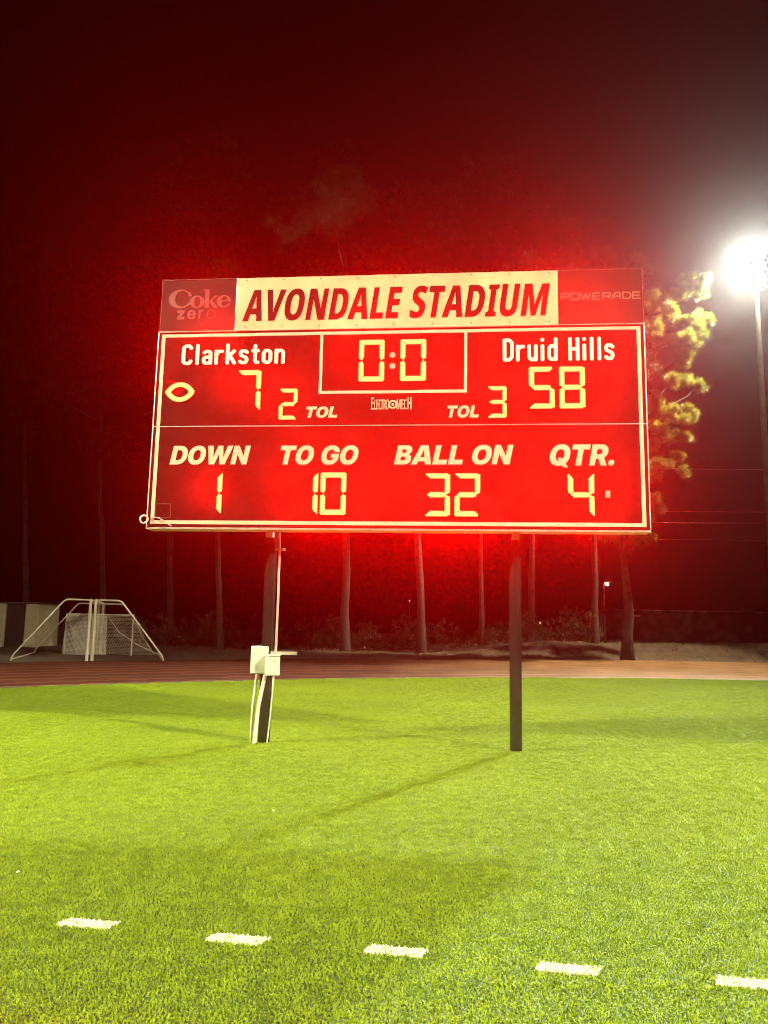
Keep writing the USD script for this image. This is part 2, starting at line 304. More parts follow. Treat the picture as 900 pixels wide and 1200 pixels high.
# captions
inter = 'Inter.woff2'
def caption(text, fit, **k):
    part(sb, 'caption', extr(glyphs(text, fit, **{**dict(weight=900, shear=.2, font=inter), **k}), -.003, .006), M['caption'], label=f'slanted cream lettering reading {text}')
caption('DOWN', (-3.136, 3.785, -1.979, 4.058)); caption('TO GO', (-1.554, 3.782, -.459, 4.056))
caption('BALL ON', (.03, 3.78, 1.648, 4.056)); caption('QTR.', (2.127, 3.745, 2.971, 4.06))
caption('TOL', (-1.212, 4.448, -.773, 4.612)); caption('TOL', (.75, 4.437, 1.18, 4.61))
em = thing('maker_logo', None, None, parent=sb)
part(em, 'lettering', extr(unary_union([glyphs('E', (-.302, 4.562, -.262, 4.735), weight=500, width=62), glyphs('LECTRO', (-.255, 4.562, -.055, 4.705), weight=500, width=62),
     glyphs('MEC', (.055, 4.562, .19, 4.705), weight=500, width=62), glyphs('H', (.205, 4.562, .258, 4.735), weight=500, width=62)]), -.003, .006), M['stripe'])
part(em, 'ring', extr(Point(0, 4.633).buffer(.062).difference(Point(0, 4.633).buffer(.040)).union(Point(0, 4.633).buffer(.018)), -.003, .006), M['stripe'])

# LED digits
def scallop(poly, pitch=.037, r=.0165):
    ring_ = poly.exterior; n = max(4, int(ring_.length / pitch))
    return unary_union([poly] + [Point(ring_.interpolate(i / n, normalized=True)).buffer(r, 2) for i in range(n)])
SEGS = {'0': 'abcdef', '1l': 'ef', '1': 'bc', '2': 'abged', '3': 'abgcd', '4': 'fgbc', '5': 'afgcd', '7': 'abc', '8': 'abcdefg'}
def segment_polys(W, H, t):
    h = H / 2
    return dict(a=[(0, H), (W, H), (W - t, H - t), (t, H - t)], d=[(0, 0), (W, 0), (W - t, t), (t, t)],
                b=[(W, H), (W, h + t / 2), (W - t / 2, h), (W - t, h + t / 2), (W - t, H - t)], c=[(W, 0), (W, h - t / 2), (W - t / 2, h), (W - t, h - t / 2), (W - t, t)],
                f=[(0, H), (0, h + t / 2), (t / 2, h), (t, h + t / 2), (t, H - t)], e=[(0, 0), (0, h - t / 2), (t / 2, h), (t, h - t / 2), (t, t)],
                g=[(t / 2, h), (t, h + t / 2), (W - t, h + t / 2), (W - t / 2, h), (W - t, h - t / 2), (t, h - t / 2)])
def sheet(shape, y):
    """flat front face at depth y, facing the field"""
    out = []
    for g in getattr(shape, 'geoms', [shape]):
        v, f = trimesh.creation.triangulate_polygon(g, engine='earcut'); m = trimesh.Trimesh(np.stack([v[:, 0], np.full(len(v), y), v[:, 1]], 1), f, process=False)
        if m.face_normals[:, 1].mean() > 0: m.invert()
        out.append(m)
    return trimesh.util.concatenate(out)
def lit(parent, name, shape, m):
    part(parent, name, extr(shape, -.0125, .011), M['led_body']); part(parent, name + '_lamps', sheet(shape, -.0145), m)
def beam(parent, u0, z0, u1, z1, lit_share):
    """unseen narrow red spot light added before a group of lamps for its glow"""
    r = UsdLux.SphereLight.Define(stage, pathof(parent) + '/' + numbered(pathof(parent), 'glow_spot'))
    r.CreateRadiusAttr(.1); r.CreateIntensityAttr(LED_RED * lit_share * (u1 - u0) * (z1 - z0) / .0314); r.CreateNormalizeAttr(False); r.CreateColorAttr(Gf.Vec3f(1, .0003, .0001))
    sh = UsdLux.ShapingAPI.Apply(r.GetPrim()); sh.CreateShapingConeAngleAttr(LED_SPREAD); sh.CreateShapingConeSoftnessAttr(1.0)
    r.AddTranslateOp().Set(Gf.Vec3d((u0 + u1) / 2, -.12, (z0 + z1) / 2)); r.AddRotateXOp().Set(-90.0)
def digit(ch, u0, z0, W, H, t, label):
    x = thing('digit', label, None, parent=sb)
    one = ch == '1'; beam(x, u0 + (W - t if one else 0), z0, u0 + W, z0 + H, .8 if one else .42)
    for s, p in segment_polys(W, H, t).items():
        if s in SEGS[ch]:
            lit(x, 'segment', scallop(affinity.translate(Polygon(p).buffer(-.0125, join_style=2), u0, z0)), M['led'])
big, small = (.345, .588, .072), (.262, .446, .058)
digit('0', -.487, 4.962, .36, .604, .072, 'lit clock digit 0 left of the colon'); digit('0', .095, 4.962, .36, .604, .072, 'lit clock digit 0 right of the colon')
digit('7', -2.213, 4.560, *big, 'lit score digit 7 of the left team'); digit('2', -1.60, 4.424, *small, 'lit small digit 2 left of the left TOL')
digit('5', 1.858, 4.553, *big, 'lit score digit 5 of the right team'); digit('8', 2.264, 4.553, *big, 'lit score digit 8 of the right team')
digit('3', 1.297, 4.428, *small, 'lit small digit 3 right of the right TOL')
digit('1', -2.70, 3.085, *big, 'lit digit 1 under DOWN'); digit('1', -1.352, 3.083, *big, 'lit digit 1 under TO GO'); digit('0', -.975, 3.083, .358, .588, .072, 'lit digit 0 under TO GO')
digit('3', .453, 3.072, *big, 'lit digit 3 under BALL ON'); digit('2', .856, 3.072, *big, 'lit digit 2 under BALL ON'); digit('4', 2.357, 3.075, *big, 'lit digit 4 under QTR.')
cl = thing('clock_colon', 'two unlit pale round dots between the clock digits', None, parent=sb)
for z in (5.346, 5.185): part(cl, 'dot', extr(Point(-.015, z).buffer(.042, 8), -.006, .010), M['led_off'])
# possession marker: outline of a ball
a0 = [(math.cos(t) * .172 / math.cos(.0), 0) for t in (0,)]
lens_ = Point(0, -.18).buffer(.315, 32).intersection(Point(0, .18).buffer(.315, 32))
lens_ = fitted(lens_, (-3.255, 4.70, -2.83, 4.975))
ball = scallop(lens_.buffer(-.006)).difference(affinity.scale(lens_, .62, .56))
pm = thing('possession_marker', 'lit outline of a football', None, parent=sb); lit(pm, 'outline', ball, M['led']); beam(pm, -3.2, 4.74, -2.88, 4.935, .4)

# LED team names: strokes of small lamps
GL = {'C': (3, [[(3, 8.2), (2.4, 9.3), (.9, 9.3), (0, 8.4), (0, 1.6), (.9, .7), (2.4, .7), (3, 1.8)]]), 'l': (0.6, [[(.3, 9.4), (.3, .7)]]),
      'a': (2.7, [[(.2, 5.9), (.9, 6.5), (2, 6.5), (2.7, 5.7), (2.7, .7)], [(2.7, 3.7), (.8, 3.7), (0, 2.9), (0, 1.5), (.7, .7), (1.8, .7), (2.7, 1.6)]]),
      'r': (2.2, [[(0, 6.5), (0, .7)], [(0, 4.9), (1.1, 6.4), (2.2, 6.4)]]), 'k': (2.8, [[(0, 9.4), (0, .7)], [(2.6, 6.5), (0.2, 3.6)], [(1.0, 4.2), (2.8, .7)]]),
      's': (2.7, [[(2.6, 5.8), (1.9, 6.5), (.7, 6.5), (0, 5.7), (.3, 4.3), (2.3, 3.2), (2.7, 2.2), (2.2, .8), (.7, .7), (0, 1.4)]]),
      't': (2.0, [[(.9, 8.8), (.9, 1.7), (1.5, .7), (2.0, .8)], [(0, 6.5), (2.0, 6.5)]]), 'o': (2.7, [[(.8, 6.5), (1.9, 6.5), (2.7, 5.5), (2.7, 1.7), (1.9, .7), (.8, .7), (0, 1.7), (0, 5.5), (.8, 6.5)]]),
      'n': (2.7, [[(0, 6.5), (0, .7)], [(0, 5.2), (1, 6.5), (1.9, 6.5), (2.7, 5.6), (2.7, .7)]]), 'D': (3, [[(0, 9.3), (1.9, 9.3), (3, 8.1), (3, 1.9), (1.9, .7), (0, .7), (0, 9.3)]]),
      'u': (2.7, [[(0, 6.5), (0, 1.7), (.8, .7), (1.7, .7), (2.7, 1.9)], [(2.7, 6.5), (2.7, .7)]]), 'i': (.6, [[(.3, 6.5), (.3, .7)], [(.3, 9.2), (.3, 9.3)]]),
      'd': (2.7, [[(2.7, 9.4), (2.7, .7)], [(2.7, 5.6), (1.8, 6.5), (.8, 6.5), (0, 5.5), (0, 1.7), (.8, .7), (1.8, .7), (2.7, 1.7)]]), 'H': (3, [[(0, 9.4), (0, .7)], [(3, 9.4), (3, .7)], [(0, 5.1), (3, 5.1)]]), ' ': (1.0, [])}
def led_name(text, fit):
    x = thing('team_name', f'lit cream team name {text}', None, parent=sb); pos, shapes = 0.0, []
    for ch in text:
        w, lines = GL[ch]
        if lines:
            g = []
            for l in lines:
                ls = LineString([(a + pos, b) for a, b in l]); g.append(ls.buffer(.62, 3)); n = max(2, int(ls.length / .72))
                g += [Point(ls.interpolate(i / n, normalized=True)).buffer(.80, 3) for i in range(n + 1)]
            shapes.append(unary_union(g))
        pos += w + 2.35
    beam(x, *fit, .35)
    whole = unary_union(shapes).bounds
    sx, sz = (fit[2] - fit[0]) / (whole[2] - whole[0]), (fit[3] - fit[1]) / (whole[3] - whole[1])
    for g in shapes:
        lit(x, 'letter', affinity.affine_transform(g, [sx, 0, 0, sz, fit[0] - whole[0] * sx, fit[1] - whole[1] * sz]), M['led_name'])
led_name('Clarkston', (-3.05, 5.235, -1.54, 5.548)); led_name('Druid Hills', (1.505, 5.22, 3.01, 5.558))
# small odds and ends on the face
part(sb, 'small_plate', cbox(2.845, 2.905, -.02, .004, 3.33, 3.425, .004), M['led_off'])
part(sb, 'access_cover', extr(box(-3.30, 3.03, -3.08, 3.23).difference(box(-3.295, 3.035, -3.085, 3.225)), -.003, .006), M['cabinet'])
tor = trimesh.creation.torus(.055, .014, 18, 8); tor.apply_transform(trimesh.transformations.rotation_matrix(math.pi / 2, [1, 0, 0])); tor.apply_translation([-3.44, -.04, 3.004])
part(sb, 'corner_ring', tor, M['alu'], smooth=True)
part(sb, 'hanging_cable', tube(bent([(-3.36, -.02, 3.03), (-3.24, -.02, 3.035), (-3.14, -.02, 2.97), (-3.05, -.02, 2.915)], .05), .008, 6), M['cable'], smooth=True)
# header: two dark advertising panels and the pale banner between them
HB, HT = 5.762, 6.556
for u0, u1, nm in ((-3.418, -2.315, 'left'), (2.29, 3.418, 'right')):
    part(sb, 'advertising_panel', cbox(u0, u1, .06, .11, HB, HT, .004), M['ad'], label=f'dark advertising panel {"reading Coke zero" if nm == "left" else "reading POWERADE"}')
    for a, b, c, d in ((u0 - .006, u1 + .006, HT + .001, HT + .011), (u0 - .006, u1 + .006, HB - .011, HB - .001)): part(sb, 'panel_trim', bx(a, b, .052, .113, c, d), M['cabinet'])
    e = u0 - .010 if nm == 'left' else u1 + .002
    part(sb, 'panel_trim', bx(e, e + .008, .052, .113, HB - .001, HT + .001), M['cabinet'])
for u0, u1 in ((-2.303, -.027), (-.021, 2.272)):
    part(sb, 'banner_panel', cbox(u0, u1, .035, .06, HB, HT, .003), M['banner'], label='pale banner half with red lettering')
for u in np.linspace(-2.15, 2.15, 9):
    for z in (HB + .045, HT - .035):
        part(sb, 'screw', bx(u - .009, u + .009, .030, .037, z - .009, z + .009), M['cabinet'])
part(sb, 'banner_lettering', extr(glyphs('AVONDALE STADIUM', (-2.20, 5.895, 2.163, 6.375), weight=800, width=74, shear=.19), .031, .006), M['banner_red'], label='large red italic lettering reading AVONDALE STADIUM')
# Coke zero
def ell(cx, cy, a, b, rot=0): return affinity.rotate(affinity.scale(Point(cx, cy).buffer(1, 32), a, b), rot)
ck = thing('advert_lettering', 'dull red lettering reading Coke zero', None, parent=sb)
C_ = ell(0, 1, 1.0, 1.0).difference(ell(.16, 1.02, .62, .84)).difference(Polygon([(.45, .55), (1.4, .75), (1.4, 1.25), (.45, 1.35)]))
C_ = C_.union(Polygon([(.62, 1.72), (.82, 1.72), (.80, 1.25), (.70, 1.25)]))
o_ = ell(1.42, .66, .62, .66).difference(ell(1.44, .66, .26, .53))
k_ = unary_union([box(2.08, .02, 2.42, 1.95), Polygon([(2.36, .62), (2.95, 1.26), (3.10, 1.26), (2.52, .56)]), Polygon([(2.44, .72), (2.66, .84), (3.22, .02), (2.82, .02)]), box(1.98, 1.86, 2.42, 1.95), box(2.8, 1.2, 3.18, 1.28)])
e_ = ell(3.68, .66, .60, .66).difference(ell(3.74, .68, .27, .53)).difference(Polygon([(3.75, .34), (4.4, .42), (4.4, .66), (3.75, .56)])).union(Polygon([(3.3, .50), (4.22, .82), (4.20, .95), (3.3, .62)]))
part(ck, 'lettering', extr(fitted(unary_union([C_, o_, k_, e_]), (-3.322, 6.125, -2.39, 6.412)), .056, .006), M['coke'])
zu = -3.18
for ch, wt, w in (('z', 900, .105), ('e', 650, .125), ('r', 350, .075), ('o', 120, .135)):
    part(ck, 'lettering', extr(glyphs(ch, (zu, 5.955, zu + w, 6.095), weight=wt, font=inter), .056, .006), M['coke_pale']); zu += w + .045
# POWERADE, square wide capitals
PW = {'P': [[(0, 0), (0, 1), (1.1, 1), (1.1, .42), (.12, .42)]], 'O': [[(0, 0), (1.2, 0), (1.2, 1), (0, 1), (0, 0)]], 'W': [[(0, 1), (.35, 0), (.7, .9), (1.05, 0), (1.4, 1)]], 'E': [[(1.1, 1), (0, 1), (0, 0), (1.1, 0)], [(0, .5), (1.0, .5)]],
      'R': [[(0, 0), (0, 1), (1.1, 1), (1.1, .45), (.15, .45)], [(.55, .45), (1.15, 0)]], 'A': [[(0, 0), (0, .6), (.45, 1), (1.1, 1), (1.1, 0)], [(0, .42), (1.1, .42)]], 'D': [[(0, 0), (0, 1), (.85, 1), (1.15, .75), (1.15, .25), (.85, 0), (0, 0)]]}
px_, sh_ = 0.0, []
for ch in 'POWERADE':
    sh_ += [LineString([(a + px_, b) for a, b in l]).buffer(.10, cap_style=2, join_style=2) for l in PW[ch]]; px_ += {'W': 1.75}.get(ch, 1.5)
pw = thing('advert_lettering', 'dull grey lettering reading POWERADE', None, parent=sb)
part(pw, 'lettering', extr(fitted(unary_union(sh_), (2.31, 6.105, 3.39, 6.235)), .056, .006), M['power'])
# frame behind the header and posts
OFF, PR = .366, .082
for u in (-2.6, -.9, .9, 2.6): part(sb, 'header_bracket', cbox(u - .03, u + .03, .115, .17, 5.5, HT - .03), M['post'])
for z in (3.25, 5.3): part(sb, 'mounting_beam', cbox(-3.2, 3.2, DEPTH + .012, OFF - PR - .006, z - .04, z + .04), M['post'])
for u in (-1.716, 1.684):
    zz = [0, .5, 1, 2, 3, 4, 5, 5.3]
    p = part(sb, 'post', tube([(u, OFF, z) for z in zz], PR, 28), M['post'], smooth=40)
    for z in (3.25, 5.3): part(sb, 'post_clamp', cbox(u - PR - .03, u + PR + .03, OFF - PR - .03, OFF + PR + .03, z - .05, z + .05), M['galv'])
    part(sb, 'post_flange', cbox(u - .05, u + .05, .20, OFF - .05, 2.80, 2.868), M['galv'])

# boxes and conduits on the left post (board frame turned by YAW)
cs, sn = math.cos(math.radians(YAW)), math.sin(math.radians(YAW))
def onboard(u, o, z=0.0): return (BX + u * cs - o * sn, BY + u * sn + o * cs, z)
UL = -1.716
cab = thing('electrical_cabinet', 'flat pale metal cabinet on the left side of the left post', 'electrical box', onboard(-1.79, .27, 0), YAW + 6)
part(cab, 'cabinet_body', cbox(-.13, .11, -.005, .115, .915, 1.295, .012), M['boxpaint'])
part(cab, 'cabinet_door', cbox(-.122, .102, -.022, -.007, .925, 1.285, .006), M['boxpaint'])
part(cab, 'latch', cbox(.075, .09, -.034, -.022, 1.06, 1.10, .002), M['galv'])
jb = thing('junction_box', 'smaller deep pale box strapped to the front of the left post', 'electrical box', onboard(-1.60, .21, 0), YAW + 32)
part(jb, 'box_body', cbox(-.085, .085, -.075, .075, .905, 1.165, .012), M['boxpaint'])
part(jb, 'box_lid', cbox(-.092, .092, -.082, .082, 1.166, 1.190, .008), M['boxpaint'])
part(jb, 'keyhole_cover', cbox(-.012, .012, -.088, -.074, 1.08, 1.12, .003), M['galv'])
st = thing('strut_channel', 'short horizontal steel strut sticking out behind the junction box', 'bracket', onboard(-1.52, .27, 0), YAW)
part(st, 'channel', [bx(-.12, .24, -.02, -.016, 1.185, 1.225), bx(-.12, .24, -.016, .02, 1.185, 1.189), bx(-.12, .24, -.016, .02, 1.221, 1.225)], M['conduit'])
part(st, 'bolt', cbox(.205, .228, -.034, -.020, 1.193, 1.217, .003), M['galv'])
def conduit(name_label, pts, r, m):
    t = thing('conduit_pipe', name_label, 'conduit', onboard(UL, OFF, 0), YAW)
    part(t, 'pipe', tube(bent([np.array(p) for p in pts], .08), r, 12), m, smooth=50)
    return t
conduit('leftmost white conduit rising from the turf to the flat cabinet', [(-.155, -.10, 0), (-.150, -.10, .5), (-.11, -.10, .917)], .017, M['pvc'])
conduit('thick white conduit rising from the turf to the junction box', [(-.095, -.135, 0), (-.06, -.135, .5), (.02, -.16, .905)], .026, M['pvc'])
conduit('thin pale conduit on the right side of the left post', [(.062, -.075, .0), (.085, -.07, .3), (.118, -.06, .9)], .011, M['pvc'])
c3 = conduit('tall grey conduit running up the left post to the board', [(.125, -.03, 1.19), (.130, -.03, 2.0), (.118, -.03, 2.87)], .017, M['conduit'])
part(c3, 'pipe_clamp', cbox(.06, .20, -.055, -.01, 2.62, 2.655, .003), M['galv'])

# ------------------------------------------------------------------ floodlight towers
def aim_matrix(pos, target):
    d = np.asarray(target, float) - pos; d /= np.linalg.norm(d); s = np.cross([0, 0, 1.0], d); s /= np.linalg.norm(s); u = np.cross(d, s)
    m = np.eye(4); m[:3, 0], m[:3, 1], m[:3, 2], m[:3, 3] = s, u, d, pos; return m      # z of the lamp = beam, y = up
def barrel(lb):                                              # lamp head: bowl behind, long tube added to keep light off the trees
    return trimesh.creation.revolve(np.array([(0, -.30), (.12, -.30), (.20, -.22), (.31, 0), (.32, .02), (.32, lb), (.30, lb), (.296, .03), (0, -.02)]), sections=24)
_lens = trimesh.creation.cylinder(.29, .006, sections=12); _lens.apply_translation([0, 0, .035])
def tower(label, foot, height, face, lamps, cols=2):
    """LAMPS: (point on the ground the head is aimed at, lens material, depth of its shield), row by row"""
    foot = np.asarray(foot, float)
    t = thing('floodlight_tower', label, 'floodlight', (*foot, 0), 0, 'floodlight towers round the field')
    part(t, 'pole', tube([(0, 0, z) for z in (-.1, 2, 8, 16, height + .8)], [.22, .21, .18, .15, .12], 16), M['pole_dark'], smooth=50)
    side = np.cross([0, 0, 1.0], np.append(np.asarray(face[:2]) - foot, 0)); side /= np.linalg.norm(side)
    fw = np.cross(side, [0, 0, 1.0]); rows = -(-len(lamps) // cols)
    for r in range(rows):
        z = height + ((rows - 1) / 2 - r) * .72; half = .5 * (cols - 1) * .68 + .3
        part(t, 'crossarm', tube([-side * half + [0, 0, z], side * half + [0, 0, z]], .06, 8), M['galv'])
        for c, (aim, lens, lb) in enumerate(lamps[r * cols:(r + 1) * cols]):
            p = side * (c - (cols - 1) / 2) * .68 + fw * .42 + [0, 0, z]
            mm = aim_matrix(p + np.append(foot, 0), np.array([*aim, 0.0][:3])); mm[:3, 3] = p
            b = barrel(lb); b.apply_transform(mm); h = part(t, 'lamp_housing', b, M['housing'], smooth=40)
            l = _lens.copy(); l.apply_transform(mm); part(h, 'lens', l, M['lens_' + lens])
    return t
tower('dazzling floodlight tower at the right edge behind the pine tree', (22.28, 44.0), 23.4, (0, 10),
      [((-5, 7), 'behind', .85), ((-2, 6), 'behind', .85), ((-4, 9), 'behind', .85), ((-1, 3), 'behind', .85), ((2, 36, 7), 'pine_fill', .35), ((15, 37), 'track', .40)])  # last two heads added to brighten the pine and the right of the track
tower('floodlight tower on the left sideline beside the scoreboard', (-28.0, 0.0), 21.0, (0, 8),
      [((-4, 3), 'left', .7), ((2, 2), 'left', .7), ((-9, 12), 'left', .7), ((-8, 16), 'left', .7), ((1, 0), 'left', .7), ((5, 2), 'left', .7)])
tower('floodlight tower on the right sideline near the camera', (25.5, -10.0), 21.0, (0, 8),
      [((3, 2), 'right', .7), ((-2, 2), 'right', .7), ((-8, 15), 'right', .7), ((1, 0), 'right', .7), ((-4, 3), 'right', .7), ((1, 11), 'right', .7)])

# ------------------------------------------------------------------ soccer goals (two, posts side by side) and the small goal
def side_frame(x, s):
    return tube(bent([(x, 0, 2.44), (x + s * .96, 0, 2.44), (x + s * 2.72, 0, .22), (x + s * 2.78, 0, 0.0)], .14), .032, 8)
gd = math.degrees(math.atan2(-2.2, 7.0))
def soccer_goal(label, loc, s, rz):
    g = thing('soccer_goal', label, 'soccer goal', loc, rz, 'pair of large goals standing mouth to mouth beyond the track')
    D = 7.3
    for y in (0, D):
        part(g, 'goal_post', tube([(0, y, -.03), (0, y, 1.2), (0, y, 2.48)], .06, 12), M['goal'], smooth=50)
        m = side_frame(0, s); m.apply_translation([0, y, 0]); part(g, 'side_bar', m, M['goal'], smooth=50)
    part(g, 'crossbar', tube([(0, .06, 2.43), (0, D / 2, 2.43), (0, D - .06, 2.43)], .06, 12), M['goal'], smooth=50)
    part(g, 'ground_bar', tube([(s * 2.75, 0, .06), (s * 2.75, D / 2, .05), (s * 2.75, D, .06)], .028, 8), M['goal'])
    return g
soccer_goal('left one of two large white goals, its braces sloping down to the left', (-11.85, 31.5, -.02), -1, -gd - 90 if False else 17.5)
soccer_goal('right one of two large white goals, its braces sloping down to the right', (-11.62, 31.45, -.02), 1, 17.5)
sg = thing('small_goal', 'small goal with a pale net seen between the large white goals', 'soccer goal', (-13.35, 36.8, -.02), 0)
def strand_net(p00, p10, p01, p11, nu, nv, w=.006):
    """net of crossing flat strands over a bilinear patch"""
    P = lambda u, v: (1 - u) * (1 - v) * np.array(p00) + u * (1 - v) * np.array(p10) + (1 - u) * v * np.array(p01) + u * v * np.array(p11) + np.array([0, .10, -.04]) * math.sin(math.pi * u) * math.sin(math.pi * v)
    ms = []
    for i in range(nu + 1): ms.append(tube([P(i / nu, v) for v in np.linspace(0, 1, 7)], w, 3, False))
    for j in range(nv + 1): ms.append(tube([P(u, j / nv) for u in np.linspace(0, 1, 7)], w, 3, False))
    return trimesh.util.concatenate(ms)
for x in (-1.58, 1.58): part(sg, 'goal_post', tube([(x, 0, -.02), (x, 0, 1.0), (x, 0, 1.92)], .035, 10), M['goal'], smooth=50)
part(sg, 'crossbar', tube([(-1.58, 0, 1.90), (0, 0, 1.90), (1.58, 0, 1.90)], .035, 10), M['goal'], smooth=50)
for x in (-1.58, 1.58): part(sg, 'brace', tube([(x, 0, 1.88), (x + .25, .7, .9), (x + .75, 1.2, .03)], .02, 8), M['goal'])
part(sg, 'net_back', strand_net((-1.5, 1.2, .03), (2.3, 1.2, .03), (-1.56, .02, 1.88), (1.56, .02, 1.88), 44, 30, .007), M['net'])
part(sg, 'net_front', strand_net((-1.62, -.10, .02), (.42, -.14, .02), (-1.56, -.05, 1.88), (.34, -.05, 1.88), 34, 32, .012), M['net'], label='pale net hanging doubled over the front')
part(sg, 'rope', tube([(-1.5, -.2, 1.85), (-1.2, -.22, 1.2), (-.6, -.2, .45), (.2, -.2, .1)], .018, 6), M['net'])
part(sg, 'rope', tube([(.4, -.1, 1.85), (.9, .1, 1.1), (1.7, .5, .5), (2.6, .9, .06)], .016, 6), M['net'])

# shed at the left edge
sh = thing('shed', 'pale low shed with a dark doorway at the left edge', 'shed', (-22.0, 45.0, -.05), 0)
for a, b in ((-3.2, -1.75), (-1.0, .19), (1.34, 2.02)): part(sh, 'wall_panel', cbox(a, b, 0, .12, 0, 2.52, .01), M['shed'])
part(sh, 'wall_side', cbox(1.93, 2.05, .13, 3.0, 0, 2.5, .01), M['shed'])
part(sh, 'door', bx(.20, 1.33, .10, .16, 0, 2.46), M['dark']); part(sh, 'door', bx(-1.74, -1.01, .10, .16, 0, 2.46), M['dark'])
part(sh, 'roof', cbox(-3.3, 2.12, -.10, 3.1, 2.53, 2.62, .01), M['wall'])

# ------------------------------------------------------------------ trees
def tufts(centers, radii, per, needles, length, width, seed, flat=.7):
    g = np.random.default_rng(seed); V = []
    for c, r, n in zip(centers, radii, per):
        d = g.normal(size=(n, 3)); d /= np.linalg.norm(d, axis=1, keepdims=True)
        p = c + d * (r * g.uniform(.25, 1, n) ** .5)[:, None] * [1, 1, flat]
        o = d + [0, 0, .45]
        q = np.repeat(p, needles, 0); a = np.repeat(o, needles, 0) + g.normal(0, .75, (n * needles, 3)); a /= np.linalg.norm(a, axis=1, keepdims=True)
        s = np.cross(a, g.normal(size=a.shape)); s /= np.linalg.norm(s, axis=1, keepdims=True)
        l, w = length * g.uniform(.6, 1.2, (len(q), 1)), width * g.uniform(.7, 1.3, (len(q), 1))
        V.append(np.stack([q - s * w * .35, q + s * w * .35, q + a * l], 1))
    v = np.concatenate(V); n = len(v)
    return trimesh.Trimesh(v.reshape(-1, 3), np.arange(3 * n).reshape(-1, 3), process=False)
def ray_at(px, py, Y):
    d = _f + (px - 450) / 901 * _r - (py - 600) / 901 * _up; return EYE + d * (Y / d[1])
def trunk_mesh(base, pts, r0, r1, seed):
    p = np.array([base, *pts], float); t = np.linspace(0, 1, 14); k = np.linspace(0, 1, len(p))
    c = np.stack([np.interp(t, k, p[:, i]) for i in range(3)], 1)
    c[1:-1, :2] += (np.random.default_rng(seed).random((12, 2)) - .5) * r0 * .5
    m = tube(c, r0 + (r1 - r0) * t ** .8 + r0 * .5 * np.exp(-t * 30), 12)
    v = np.array(m.vertices); v[:-2] += (meshkit.noise(v[:-2] * 6, seed)[:, None] - .5) * r0 * .35; m.vertices = v; return m
def limb(a, b, r, seed):
    g = np.random.default_rng(seed); a, b = np.array(a), np.array(b); t = np.linspace(0, 1, 6)[:, None]
    c = a * (1 - t) + b * t; c[:, 2] += np.sin(t[:, 0] * np.pi) * -.12 * np.linalg.norm(b - a) + .0; c[1:-1] += g.normal(0, .06, (4, 3))
    return tube(c, r * (1 - .75 * t[:, 0]), 6)
# the lit pine right of the board, its crown reaching past the board's edge
TY = 43.0
foot = np.array([13.56, TY, float(ground_z(13.56, TY)) - .1])
pine = thing('pine_tree', 'tall pine lit bright green behind the right edge of the scoreboard', 'tree', foot)
top = ray_at(748, 330, TY) - foot
part(pine, 'trunk', trunk_mesh((0, 0, 0), [ray_at(737, 700, TY) - foot, ray_at(728, 650, TY) - foot, ray_at(735, 500, TY) - foot, ray_at(745, 400, TY) - foot, top], .30, .07, 3), M['bark'], smooth=True)
lit = [(826, 330, 11, -.2), (808, 334, 13, .2), (796, 345, 10, 0), (822, 342, 12, .4), (772, 358, 15, 0), (788, 368, 16, -.6), (806, 380, 16, -.2), (823, 374, 12, .3), (765, 384, 14, .5), (797, 396, 14, -.5), (780, 400, 12, .3), (815, 395, 11, .2),
       (798, 414, 10, 0), (803, 424, 7, 0), (762, 350, 10, -.8), (770, 400, 10, .8), (790, 446, 11, 1.2), (806, 445, 13, 1.4), (818, 452, 9, 1.0), (766, 470, 13, .2), (780, 480, 15, -.4), (797, 488, 15, -.2), (808, 482, 11, .2), (771, 500, 13, .2),
       (800, 508, 12, .2), (784, 515, 10, 0), (765, 520, 9, .2), (775, 543, 11, 1), (795, 535, 9, 1.2), (803, 552, 7, 1), (765, 556, 10, 1), (764, 585, 10, .6), (771, 597, 9, .5), (762, 608, 9, .5),
       (745, 632, 8, 0), (722, 630, 9, .2), (760, 630, 7, .1), (735, 640, 7, .3), (708, 628, 8, .4)]
cs_, rs_ = [], []
for px, py, r, dy in lit: cs_.append(ray_at(px, py, TY + dy * 1.5) - foot); rs_.append(r * TY / 901 * 1.02)
g_ = np.random.default_rng(5)
for k in range(26):                                          # the side of the crown that the board hides
    px, py = g_.uniform(665, 752), g_.uniform(335, 610); cs_.append(ray_at(px, py, TY + g_.uniform(-2.5, 2.5)) - foot); rs_.append(g_.uniform(.4, .8))
sub_c, sub_r = [], []                                        # each clump is a few ragged sprays of needles
for c, r in zip(cs_, rs_):
    for k in range(5):
        d = g_.normal(size=3); d *= r * g_.uniform(.45, .85) / np.linalg.norm(d); sub_c.append(c + d * [1, 1, .8]); sub_r.append(r * g_.uniform(.26, .5))
part(pine, 'crown', tufts(sub_c, sub_r, [int(8 + 170 * r * r) for r in sub_r], 18, .32, .05, 8), M['needle_lit'])
for i, c in enumerate(cs_):
    if i % 2 == 0:
        z = max(2.5, c[2] - abs(c[0]) * .35 - .5); tx = np.interp(z / top[2], [0, .3, .6, 1], [0, 0, .1, top[0]])
        part(pine, 'branch', limb((tx, 0, z), c, .06, i), M['bark'])
